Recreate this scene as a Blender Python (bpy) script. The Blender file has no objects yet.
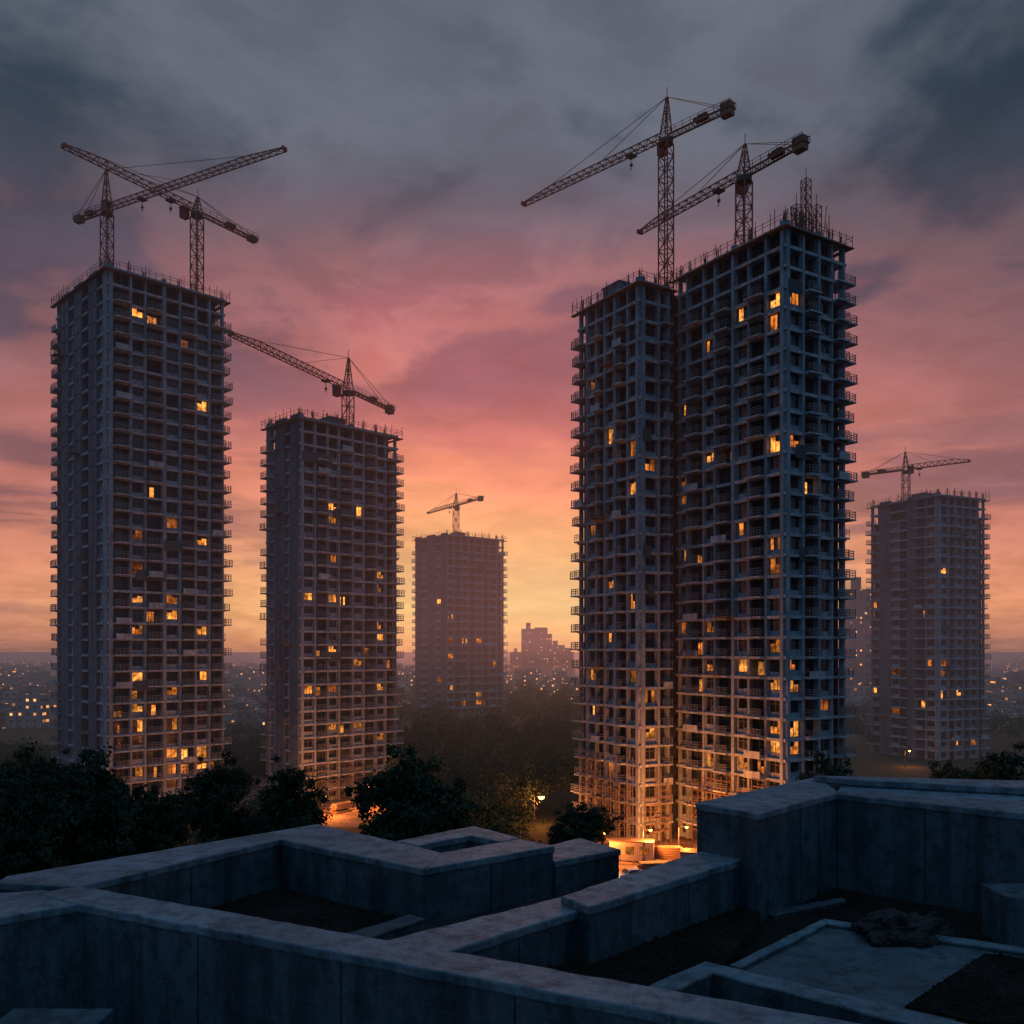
import bpy, bmesh, math, random
from mathutils import Vector, Matrix, noise as mnoise
R=math.radians
SC=bpy.context.scene
COL=SC.collection
EYE=29.2; F=910.2; HY=650.0
random.seed(5)

# ------------------------------------------------------------------ helpers
def P(px,py,h):
    d=h*F/(py-HY); return Vector(((px-512)/F*d,d))
def XatD(px,d): return (px-512)/F*d
def ZatD(py,d): return EYE+(HY-py)/F*d

class MB:
    def __init__(s): s.v=[]; s.f=[]; s.m=[]
    def add(s,vs,fs,mi=0):
        o=len(s.v); s.v+= [tuple(v) for v in vs]
        for f in fs: s.f.append(tuple(i+o for i in f)); s.m.append(mi)
    def box(s,x0,x1,y0,y1,z0,z1,mi=0):
        if x0>x1:x0,x1=x1,x0
        if y0>y1:y0,y1=y1,y0
        if z0>z1:z0,z1=z1,z0
        s.add([(x0,y0,z0),(x1,y0,z0),(x1,y1,z0),(x0,y1,z0),(x0,y0,z1),(x1,y0,z1),(x1,y1,z1),(x0,y1,z1)],
              [(0,3,2,1),(4,5,6,7),(0,1,5,4),(1,2,6,5),(2,3,7,6),(3,0,4,7)],mi)
    def fbox(s,face,s0,s1,t0,t1,z0,z1,mi=0):
        if face=='R': s.box(s0,s1,t0,t1,z0,z1,mi)
        else: s.box(t0,t1,s0,s1,z0,z1,mi)
    def beam(s,p,q,w,mi=0,w2=None):
        p=Vector(p);q=Vector(q); d=(q-p)
        if d.length<1e-6: return
        d.normalize()
        up=Vector((0,0,1)) if abs(d.z)<.9 else Vector((1,0,0))
        a=d.cross(up).normalized(); b=a.cross(d).normalized()
        a*=w/2; b*=(w2 or w)/2
        vs=[p-a-b,p+a-b,p+a+b,p-a+b,q-a-b,q+a-b,q+a+b,q-a+b]
        s.add(vs,[(0,3,2,1),(4,5,6,7),(0,1,5,4),(1,2,6,5),(2,3,7,6),(3,0,4,7)],mi)
    def cyl(s,p,q,r0,r1,n=8,mi=0):
        p=Vector(p);q=Vector(q); d=(q-p).normalized()
        up=Vector((0,0,1)) if abs(d.z)<.9 else Vector((1,0,0))
        a=d.cross(up).normalized(); b=a.cross(d).normalized()
        vs=[];fs=[]
        for i in range(n):
            c,sn=math.cos(2*math.pi*i/n),math.sin(2*math.pi*i/n)
            vs.append(p+(a*c+b*sn)*r0)
        for i in range(n):
            c,sn=math.cos(2*math.pi*i/n),math.sin(2*math.pi*i/n)
            vs.append(q+(a*c+b*sn)*r1)
        for i in range(n):
            j=(i+1)%n; fs.append((i,i+n,j+n,j))
        fs.append(tuple(range(n))); fs.append(tuple(range(2*n-1,n-1,-1)))
        s.add(vs,fs,mi)
    def prism(s,poly,z0,z1,mi=0):
        n=len(poly)
        vs=[(p[0],p[1],z0) for p in poly]+[(p[0],p[1],z1) for p in poly]
        fs=[tuple(range(n-1,-1,-1)),tuple(range(n,2*n))]
        for i in range(n):
            j=(i+1)%n; fs.append((i,j,j+n,i+n))
        s.add(vs,fs,mi)
    def mesh(s,name,mats):
        me=bpy.data.meshes.new(name); me.from_pydata(s.v,[],s.f)
        if not isinstance(mats,(list,tuple)): mats=[mats]
        for m in mats: me.materials.append(m)
        if any(s.m): me.polygons.foreach_set('material_index',s.m)
        me.update(); return me
    def build(s,name,mats,parent=None):
        return ob(name,s.mesh(name,mats),parent)
def ob(name,me,parent=None,loc=None,rz=None):
    o=bpy.data.objects.new(name,me); COL.objects.link(o)
    if parent is not None: o.parent=parent
    if loc is not None: o.location=loc
    if rz is not None: o.rotation_euler=(0,0,rz)
    return o
def tag(o,label=None,cat=None,group=None,kind=None):
    if label:o['label']=label
    if cat:o['category']=cat
    if group:o['group']=group
    if kind:o['kind']=kind
    return o
def thing(name,label,cat,loc=(0,0,0),rz=0,group=None):
    o=bpy.data.objects.new(name,None); COL.objects.link(o); o.empty_display_size=.5
    o.location=loc; o.rotation_euler=(0,0,rz); return tag(o,label,cat,group)

# ------------------------------------------------------------------ node helpers
def lin(c):
    return tuple(((x/255)/12.92 if x/255<=.04045 else ((x/255+.055)/1.055)**2.4) for x in c)
class NT:
    def __init__(s,tree): s.t=tree
    def n(s,typ,**kw):
        nd=s.t.nodes.new(typ)
        for k,v in kw.items(): setattr(nd,k,v)
        return nd
    def put(s,sock,v):
        if v is None: return
        if isinstance(v,bpy.types.NodeSocket): s.t.links.new(v,sock)
        else:
            try: sock.default_value=v
            except Exception: sock.default_value=tuple(v)+(1,)
    def math(s,op,a,b=None,c=None,clamp=False):
        nd=s.n('ShaderNodeMath',operation=op,use_clamp=clamp)
        s.put(nd.inputs[0],a); s.put(nd.inputs[1],b)
        if c is not None: s.put(nd.inputs[2],c)
        return nd.outputs[0]
    def mul(s,*a):
        r=a[0]
        for b in a[1:]: r=s.math('MULTIPLY',r,b)
        return r
    def mix(s,f,a,b,bt='MIX'):
        nd=s.n('ShaderNodeMix',data_type='RGBA',blend_type=bt)
        s.put(nd.inputs[0],f)
        for k,v in ((6,a),(7,b)):
            if isinstance(v,tuple) and len(v)==3: v=v+(1,)
            s.put(nd.inputs[k],v)
        return nd.outputs[2]
    def ramp(s,f,pts,interp='LINEAR'):
        nd=s.n('ShaderNodeValToRGB'); cr=nd.color_ramp; cr.interpolation=interp
        while len(cr.elements)<len(pts): cr.elements.new(.5)
        for e,(p,c) in zip(cr.elements,pts):
            e.position=p; e.color=tuple(c)+(1,) if len(c)==3 else c
        s.put(nd.inputs[0],f); return nd.outputs[0]
    def smooth(s,x,a,b):
        nd=s.n('ShaderNodeMapRange',interpolation_type='SMOOTHSTEP')
        s.put(nd.inputs[0],x); nd.inputs[1].default_value=a; nd.inputs[2].default_value=b
        return nd.outputs[0]
    def gauss(s,x,c,w):
        q=s.math('MULTIPLY',s.math('SUBTRACT',x,c),1/w)
        return s.math('EXPONENT',s.math('MULTIPLY',s.math('MULTIPLY',q,q),-1))
    def noise(s,vec,scale,detail=4,rough=.55,dist=0):
        nd=s.n('ShaderNodeTexNoise'); s.put(nd.inputs['Vector'],vec)
        nd.inputs['Scale'].default_value=scale; nd.inputs['Detail'].default_value=detail
        nd.inputs['Roughness'].default_value=rough; nd.inputs['Distortion'].default_value=dist
        return nd.outputs[0]

# haze painted into the materials: emission mixed in by distance, no volume
HZ=bpy.data.node_groups.new('painted_haze','ShaderNodeTree')
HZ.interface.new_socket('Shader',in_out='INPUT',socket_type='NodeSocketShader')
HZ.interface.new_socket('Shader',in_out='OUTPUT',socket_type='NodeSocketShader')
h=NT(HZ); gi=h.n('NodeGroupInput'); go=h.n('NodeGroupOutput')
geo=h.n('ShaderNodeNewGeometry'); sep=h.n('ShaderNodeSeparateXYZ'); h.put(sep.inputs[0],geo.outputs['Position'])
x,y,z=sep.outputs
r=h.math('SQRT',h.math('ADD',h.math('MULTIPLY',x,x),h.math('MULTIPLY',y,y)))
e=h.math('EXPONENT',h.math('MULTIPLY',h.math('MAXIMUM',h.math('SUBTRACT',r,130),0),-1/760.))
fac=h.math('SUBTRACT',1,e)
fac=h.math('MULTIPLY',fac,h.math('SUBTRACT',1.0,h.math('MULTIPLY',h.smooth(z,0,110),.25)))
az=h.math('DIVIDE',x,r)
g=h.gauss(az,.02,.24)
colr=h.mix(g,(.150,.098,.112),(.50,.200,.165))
low=h.math('MAXIMUM',h.smooth(z,4,42),h.smooth(r,380,1500))  # painted haze colour is dimmer near the ground, except far off
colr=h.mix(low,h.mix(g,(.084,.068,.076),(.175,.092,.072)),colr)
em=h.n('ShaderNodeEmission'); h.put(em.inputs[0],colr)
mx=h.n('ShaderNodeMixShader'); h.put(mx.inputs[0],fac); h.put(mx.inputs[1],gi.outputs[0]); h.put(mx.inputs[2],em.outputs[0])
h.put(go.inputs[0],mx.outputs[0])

def mat(name,haze=True):
    m=bpy.data.materials.new(name); m.use_nodes=True; t=m.node_tree; t.nodes.clear()
    k=NT(t); out=k.n('ShaderNodeOutputMaterial'); b=k.n('ShaderNodeBsdfPrincipled')
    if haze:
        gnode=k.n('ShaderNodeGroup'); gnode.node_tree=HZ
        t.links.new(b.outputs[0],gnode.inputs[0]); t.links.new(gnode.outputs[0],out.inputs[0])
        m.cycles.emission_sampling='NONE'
    else: t.links.new(b.outputs[0],out.inputs[0])
    return m,k,b
def posn(k):
    g=k.n('ShaderNodeNewGeometry'); return g.outputs['Position']
def bump(k,b,hgt,strength,dist=.02):
    bn=k.n('ShaderNodeBump'); bn.inputs['Strength'].default_value=strength; bn.inputs['Distance'].default_value=dist
    k.put(bn.inputs['Height'],hgt); k.put(b.inputs['Normal'],bn.outputs[0])

def concrete(name,c0,c1,scale=.25):
    m,k,b=mat(name,True); p=posn(k)
    n1=k.noise(p,scale,3,.6)
    mp=k.n('ShaderNodeMapping'); mp.inputs['Scale'].default_value=(1,1,.06); k.put(mp.inputs[0],p)
    n2=k.noise(mp.outputs[0],scale*5,3,.6)
    n3=k.noise(p,1.7,3,.7)
    c=k.mix(k.smooth(n1,.32,.68),c0,c1)
    c=k.mix(k.math('MULTIPLY',k.smooth(n2,.44,.70),.65),c,tuple(v*.40 for v in c0))
    c=k.mix(k.math('MULTIPLY',k.smooth(n3,.45,.72),.5),c,tuple(v*.45 for v in c0))
    k.put(b.inputs['Base Color'],c); b.inputs['Roughness'].default_value=.9
    return m
M={}
M['tower_a']=concrete('tower_concrete',(.165,.220,.275),(.265,.330,.395))
M['tower_wall']=concrete('tower_wall_concrete',(.080,.112,.145),(.130,.172,.215),.18)
M['slab']=concrete('slab_concrete',(.245,.310,.370),(.380,.450,.510),.6)
M['core']=concrete('shaded_core_concrete',(.030,.040,.052),(.062,.080,.098),.4)  # darkened in colour to stand for dim interiors behind the openings
M['link']=concrete('shaded_recess_concrete',(.022,.028,.036),(.045,.055,.068),.4)  # recess shade put into the colour, darker than the tower concrete
def simple(name,c,rough=.6,metal=0,haze=True,var=.25,scale=2.):
    m,k,b=mat(name,haze); n=k.noise(posn(k),scale,2)
    k.put(b.inputs['Base Color'],k.mix(n,tuple(v*(1-var) for v in c),tuple(v*(1+var) for v in c)))
    b.inputs['Roughness'].default_value=rough; b.inputs['Metallic'].default_value=metal
    return m
M['frame']=simple('window_frame_metal',(.08,.09,.105),.5)
M['rail']=simple('railing_metal',(.15,.18,.21),.55)
M['crane']=simple('crane_paint',(.22,.06,.025),.55,0,True,.4)
M['crane_dark']=simple('crane_steel',(.06,.045,.04),.6)
M['weight']=simple('counterweight_concrete',(.18,.11,.07),.85)
M['scaffold']=simple('scaffold_steel',(.13,.09,.07),.55)
M['plank']=simple('scaffold_plank',(.14,.095,.065),.85)
M['rust']=simple('rusty_rebar',(.14,.06,.04),.85)
M['net']=simple('debris_net',(.05,.07,.08),.95)
m,k,b=mat('dark_glass'); k.put(b.inputs['Base Color'],(.012,.016,.022,1)); b.inputs['Roughness'].default_value=.15; M['glass']=m
def lit(name,c,s):
    m=bpy.data.materials.new(name); m.use_nodes=True; t=m.node_tree; t.nodes.clear(); k=NT(t)
    out=k.n('ShaderNodeOutputMaterial'); em=k.n('ShaderNodeEmission')
    p=posn(k); n=k.noise(p,1.3,3,.65); n2=k.noise(p,.23,1,.5); n3=k.noise(p,.6,1)
    st=k.mul(k.math('ADD',k.math('MULTIPLY',k.smooth(n,.32,.68),1.0),.22),k.math('ADD',k.math('MULTIPLY',k.smooth(n2,.3,.7),1.3),.3))
    k.put(em.inputs[0],k.mix(k.smooth(n3,.35,.65),c,(c[0],c[1]*1.3,c[2]*1.7))); k.put(em.inputs[1],k.math('MULTIPLY',st,s)); t.links.new(em.outputs[0],out.inputs[0])
    m.cycles.emission_sampling='NONE'
    return m
M['lit']=[lit('lit_window_amber',(1,.29,.042),1.35),lit('lit_window_orange',(1,.24,.032),.75),lit('lit_window_dim',(1,.23,.04),.3)]
def glow(name,c,s):
    m=bpy.data.materials.new(name); m.use_nodes=True; t=m.node_tree; t.nodes.clear(); k=NT(t)
    out=k.n('ShaderNodeOutputMaterial'); em=k.n('ShaderNodeEmission'); em.inputs[0].default_value=c+(1,); em.inputs[1].default_value=s
    t.links.new(em.outputs[0],out.inputs[0]); m.cycles.emission_sampling='NONE'; return m
M['lamp']=glow('sodium_lamp',(1,.40,.08),12)
M['headlight']=glow('car_headlight',(1,.8,.5),4)
M['redlight']=glow('car_tail_light',(1,.05,.02),1.5)
# foreground roof
def roofconc(name,c0,c1,speck=.35):
    m,k,b=mat(name,False); p=posn(k)
    g=k.n('ShaderNodeNewGeometry'); sp=k.n('ShaderNodeSeparateXYZ'); k.put(sp.inputs[0],g.outputs['Normal'])
    n1=k.noise(p,.55,5,.62,.6); n2=k.noise(p,3.2,6,.7); n3=k.noise(p,22,3,.7)
    mp=k.n('ShaderNodeMapping'); mp.inputs['Scale'].default_value=(1,1,.09); k.put(mp.inputs[0],p)
    ns=k.noise(mp.outputs[0],2.4,5,.65)
    c=k.mix(k.smooth(n1,.3,.7),c0,c1)
    c=k.mix(k.math('MULTIPLY',k.smooth(n2,.42,.66),.75),c,tuple(v*.36 for v in c0))
    side=k.math('SUBTRACT',1,k.math('ABSOLUTE',sp.outputs[2]))
    c=k.mix(k.math('MULTIPLY',k.math('MULTIPLY',k.smooth(ns,.42,.66),side),.8),c,tuple(v*.28 for v in c0))
    c=k.mix(k.math('MULTIPLY',k.smooth(n3,.53,.75),speck),c,tuple(min(1,v*1.7) for v in c1))
    k.put(b.inputs['Base Color'],c); k.put(b.inputs['Roughness'],k.math('ADD',k.math('MULTIPLY',n2,.4),.45))
    b.inputs['Specular IOR Level'].default_value=.3
    hh=k.math('ADD',k.math('MULTIPLY',n2,.7),k.math('MULTIPLY',n3,.3)); bump(k,b,hh,.8,.045)
    return m
M['parapet']=roofconc('shaded_weathered_parapet',(.030,.058,.078),(.060,.102,.130))  # wall faces coloured darker than copings to deepen their shade, plus stains
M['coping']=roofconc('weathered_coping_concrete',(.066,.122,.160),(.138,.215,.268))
M['deck']=roofconc('roof_deck_felt',(.016,.018,.021),(.03,.034,.038))
M['slab_light']=roofconc('pale_roof_slab',(.044,.074,.098),(.078,.118,.148),.6)
M['joint']=simple('joint_seal',(.008,.009,.010),.9,0,False)
M['tarp']=roofconc('weathered_tarpaulin',(.010,.011,.013),(.024,.025,.027))
m,k,b=mat('dark_gravel',False); p=posn(k)
vo=k.n('ShaderNodeTexVoronoi'); k.put(vo.inputs['Vector'],p); vo.inputs['Scale'].default_value=22
n=k.noise(p,.9,5,.65)
c=k.mix(k.smooth(n,.35,.7),(.008,.007,.0065),(.024,.020,.018)); c=k.mix(k.math('MULTIPLY',vo.outputs['Color'],.3),c,(.035,.032,.03))
k.put(b.inputs['Base Color'],c); b.inputs['Roughness'].default_value=1; b.inputs['Specular IOR Level'].default_value=.1; bump(k,b,vo.outputs['Distance'],.9,.05); M['gravel']=m
# vegetation
def leaf(name,c,haze=True):
    m,k,b=mat(name,haze); oi=k.noise(posn(k),.45,2)
    k.put(b.inputs['Base Color'],k.mix(k.smooth(oi,.3,.7),tuple(v*.5 for v in c),tuple(v*1.4 for v in c))); b.inputs['Roughness'].default_value=.9
    b.inputs['Specular IOR Level'].default_value=.15
    return m
M['leaf']=leaf('dark_foliage',(.020,.036,.022)); M['leaf2']=leaf('wood_foliage',(.030,.052,.028))
M['bark']=simple('bark',(.05,.04,.03),.95)
# ground
m,k,b=mat('ground_scrub'); p=posn(k); n=k.noise(p,.035,5,.65); n2=k.noise(p,.6,3,.6)
c=k.mix(k.smooth(n,.35,.65),(.018,.028,.016),(.04,.045,.03)); c=k.mix(k.math('MULTIPLY',n2,.5),c,(.02,.024,.017))
k.put(b.inputs['Base Color'],c); b.inputs['Roughness'].default_value=1; b.inputs['Specular IOR Level'].default_value=.1; M['ground']=m
m,k,b=mat('site_dirt'); p=posn(k); n=k.noise(p,.35,5,.7); n2=k.noise(p,1.6,4,.7)
c=k.mix(k.smooth(n,.4,.6),(.06,.043,.031),(.22,.15,.10)); c=k.mix(k.math('MULTIPLY',k.smooth(n2,.45,.6),.6),c,(.04,.03,.022))
k.put(b.inputs['Base Color'],c); b.inputs['Roughness'].default_value=.95; bump(k,b,n2,1,.3); M['dirt']=m
M['asphalt']=simple('asphalt',(.04,.04,.042),.85,0,True,.3,.6)
# city
def city(name,base,thr):
    m,k,b=mat(name); p=posn(k)
    sc=k.n('ShaderNodeVectorMath',operation='MULTIPLY'); k.put(sc.inputs[0],p); sc.inputs[1].default_value=(.36,.36,.38)
    ad=k.n('ShaderNodeVectorMath',operation='ADD'); k.put(ad.inputs[0],sc.outputs[0]); ad.inputs[1].default_value=(.37,.41,.2)
    fl=k.n('ShaderNodeVectorMath',operation='FLOOR'); k.put(fl.inputs[0],ad.outputs[0])
    fr=k.n('ShaderNodeVectorMath',operation='FRACTION'); k.put(fr.inputs[0],ad.outputs[0]); fs=k.n('ShaderNodeSeparateXYZ'); k.put(fs.inputs[0],fr.outputs[0])
    wn=k.n('ShaderNodeTexWhiteNoise'); k.put(wn.inputs[0],fl.outputs[0])
    g=k.n('ShaderNodeNewGeometry'); sp=k.n('ShaderNodeSeparateXYZ'); k.put(sp.inputs[0],g.outputs['Normal'])
    hole=k.mul(k.math('LESS_THAN',fs.outputs[0],.36),k.math('LESS_THAN',fs.outputs[2],.36),k.math('LESS_THAN',sp.outputs[2],.5))
    on=k.mul(k.math('GREATER_THAN',wn.outputs[0],thr),hole)
    k.put(b.inputs['Base Color'],k.mix(hole,base,(.02,.022,.026))); b.inputs['Roughness'].default_value=.9
    k.put(b.inputs['Emission Color'],k.mix(wn.outputs[1],(1,.26,.05),(1,.45,.16))); k.put(b.inputs['Emission Strength'],k.mul(on,k.math('ADD',k.math('MULTIPLY',k.math('FRACT',k.math('MULTIPLY',wn.outputs[0],37.)),2.2),.3)))
    return m
M['city']=[city('city_wall_grey',(.20,.21,.23),.74),city('city_wall_tan',(.26,.24,.23),.80),city('city_wall_dark',(.10,.11,.125),.82)]

# ------------------------------------------------------------------ world
W=bpy.data.worlds.new('World'); SC.world=W; W.use_nodes=True; W.node_tree.nodes.clear(); k=NT(W.node_tree)
tc=k.n('ShaderNodeTexCoord'); sp=k.n('ShaderNodeSeparateXYZ'); k.put(sp.inputs[0],tc.outputs['Generated']); x,y,z=sp.outputs
zc=k.math('MAXIMUM',z,0)
inv=k.math('DIVIDE',1,k.math('ADD',zc,.20))
cb=k.n('ShaderNodeCombineXYZ'); k.put(cb.inputs[0],k.math('ADD',k.math('MULTIPLY',x,inv),3.3)); k.put(cb.inputs[1],k.math('ADD',k.math('MULTIPLY',y,inv),1.7)); k.put(cb.inputs[2],k.math('MULTIPLY',zc,.8))
nA=k.noise(cb.outputs[0],1.5,7,.52,.5)
nB=k.noise(cb.outputs[0],5.0,6,.58,.3)
hr=k.math('SQRT',k.math('ADD',k.math('MULTIPLY',x,x),k.math('MULTIPLY',y,y)))
az=k.math('DIVIDE',x,k.math('MAXIMUM',hr,.001))
amp=k.math('ADD',k.math('MULTIPLY',k.smooth(zc,.03,.3),.18),.015)
zz=k.math('ADD',zc,k.math('MULTIPLY',k.math('SUBTRACT',nA,.5),amp))
zz=k.math('ADD',zz,k.math('MULTIPLY',k.math('SUBTRACT',nB,.5),k.math('MULTIPLY',amp,.4)))
cen=k.ramp(zz,[(0,lin((236,150,106))),(.012,lin((250,168,108))),(.045,lin((255,200,124))),(.11,lin((255,180,120))),(.175,lin((255,156,120))),(.245,lin((234,132,118))),(.325,lin((186,110,114))),(.42,lin((132,98,110))),(.51,lin((90,88,103))),(.62,lin((64,75,90))),(1,lin((54,66,82)))])
sid=k.ramp(zz,[(0,lin((126,96,94))),(.015,lin((172,114,100))),(.045,lin((222,142,110))),(.10,lin((210,130,112))),(.165,lin((182,114,108))),(.245,lin((144,100,104))),(.32,lin((110,89,99))),(.41,lin((83,81,93))),(.51,lin((64,73,86))),(.62,lin((56,68,82))),(1,lin((50,63,78)))])
gss=k.gauss(az,-.01,.34)
c=k.mix(gss,sid,cen)
cn=k.math('ADD',k.math('MULTIPLY',nA,.70),k.math('MULTIPLY',nB,.30))
cl=k.smooth(cn,.41,.56)
hi=k.smooth(zc,.33,.50)
chi=k.mix(cl,lin((104,108,121)),lin((46,59,74)))
mid=k.mul(k.smooth(zc,.14,.30),k.math('SUBTRACT',1,hi))
c=k.mix(k.mul(mid,cl,k.math('SUBTRACT',.76,k.math('MULTIPLY',gss,.40))),c,k.mix(gss,lin((76,72,89)),lin((104,78,92))))
edge=k.mul(cl,k.math('SUBTRACT',1,cl),4)
c=k.mix(k.mul(edge,mid,k.math('ADD',.08,k.math('MULTIPLY',gss,.24))),c,lin((238,150,136)))
c=k.mix(k.mul(hi,.88),c,chi)
cs=k.n('ShaderNodeCombineXYZ'); k.put(cs.inputs[0],k.math('MULTIPLY',az,2.2)); k.put(cs.inputs[1],k.math('MULTIPLY',zc,13)); k.put(cs.inputs[2],k.math('MULTIPLY',y,.5))
nS=k.noise(cs.outputs[0],1.5,6,.52,.25)
sm=k.mul(k.smooth(nS,.49,.60),k.smooth(zc,.02,.05),k.math('SUBTRACT',1,k.smooth(zc,.17,.27)),k.math('SUBTRACT',1,k.math('MULTIPLY',gss,.82)),.8)
c=k.mix(sm,c,lin((114,86,98)))
br=k.math('ADD',.87,k.math('MULTIPLY',k.smooth(nB,.3,.7),k.math('ADD',.26,k.math('MULTIPLY',hi,.14))))
vm=k.n('ShaderNodeVectorMath',operation='SCALE'); k.put(vm.inputs[0],c); k.put(vm.inputs[3],br)
c=vm.outputs[0]
ag=k.mul(k.gauss(az,.01,.20),k.gauss(zc,.045,.075),k.smooth(y,0,.4),.45)
c=k.mix(ag,c,(1.0,.60,.30))
back=k.math('MAXIMUM',k.smooth(y,.25,-.35),k.smooth(z,.64,.85))
bk=k.mix(k.smooth(z,-.05,.8),(.064,.122,.195),(.140,.262,.420))  # unseen rear and overhead sky, brightened blue as added fill light
c=k.mix(back,c,bk)
c=k.mix(k.smooth(z,.0,-.04),c,(.03,.025,.025))
bg=k.n('ShaderNodeBackground'); k.put(bg.inputs[0],c); bg.inputs[1].default_value=1.0
wo=k.n('ShaderNodeOutputWorld'); W.node_tree.links.new(bg.outputs[0],wo.inputs[0])
sl=bpy.data.lights.new('sun','SUN'); sl.energy=.4; sl.angle=R(12); sl.color=(1,.5,.28)
so=bpy.data.objects.new('sun',sl); COL.objects.link(so)
so.rotation_euler=Vector((-.01,-1,-.07)).to_track_quat('-Z','Y').to_euler(); so.location=(0,200,120)

# ------------------------------------------------------------------ camera
cam=bpy.data.cameras.new('camera'); co=bpy.data.objects.new('camera',cam); COL.objects.link(co)
co.location=(0,0,EYE); co.rotation_euler=(R(90),0,0); cam.lens=32; cam.sensor_width=36; cam.shift_y=(HY-512)/1024; cam.clip_end=20000; cam.clip_start=.1
SC.camera=co
SC.view_settings.view_transform='Standard'; SC.view_settings.look='None'

# ------------------------------------------------------------------ ground
mb=MB(); mb.add([(-9000,-600,0),(9000,-600,0),(9000,12000,0),(-9000,12000,0)],[(0,1,2,3)])
tag(mb.build('ground',M['ground']),kind='structure')
def sheet(name,poly,z,m):
    mb=MB(); mb.add([(p[0],p[1],z) for p in poly],[tuple(range(len(poly)))]); return tag(mb.build(name,m),kind='structure')
sheet('site_ground',[(5,118),(52,102),(66,140),(40,175),(14,160),(7,140)],.004,M['dirt'])
sheet('site_ground',[(-56,150),(-24,150),(-18,186),(-44,205),(-62,180)],.004,M['dirt'])
sheet('road',[(-120,106),(12,100),(60,84),(62,89),(13,106),(-120,112)],.008,M['asphalt'])

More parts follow.
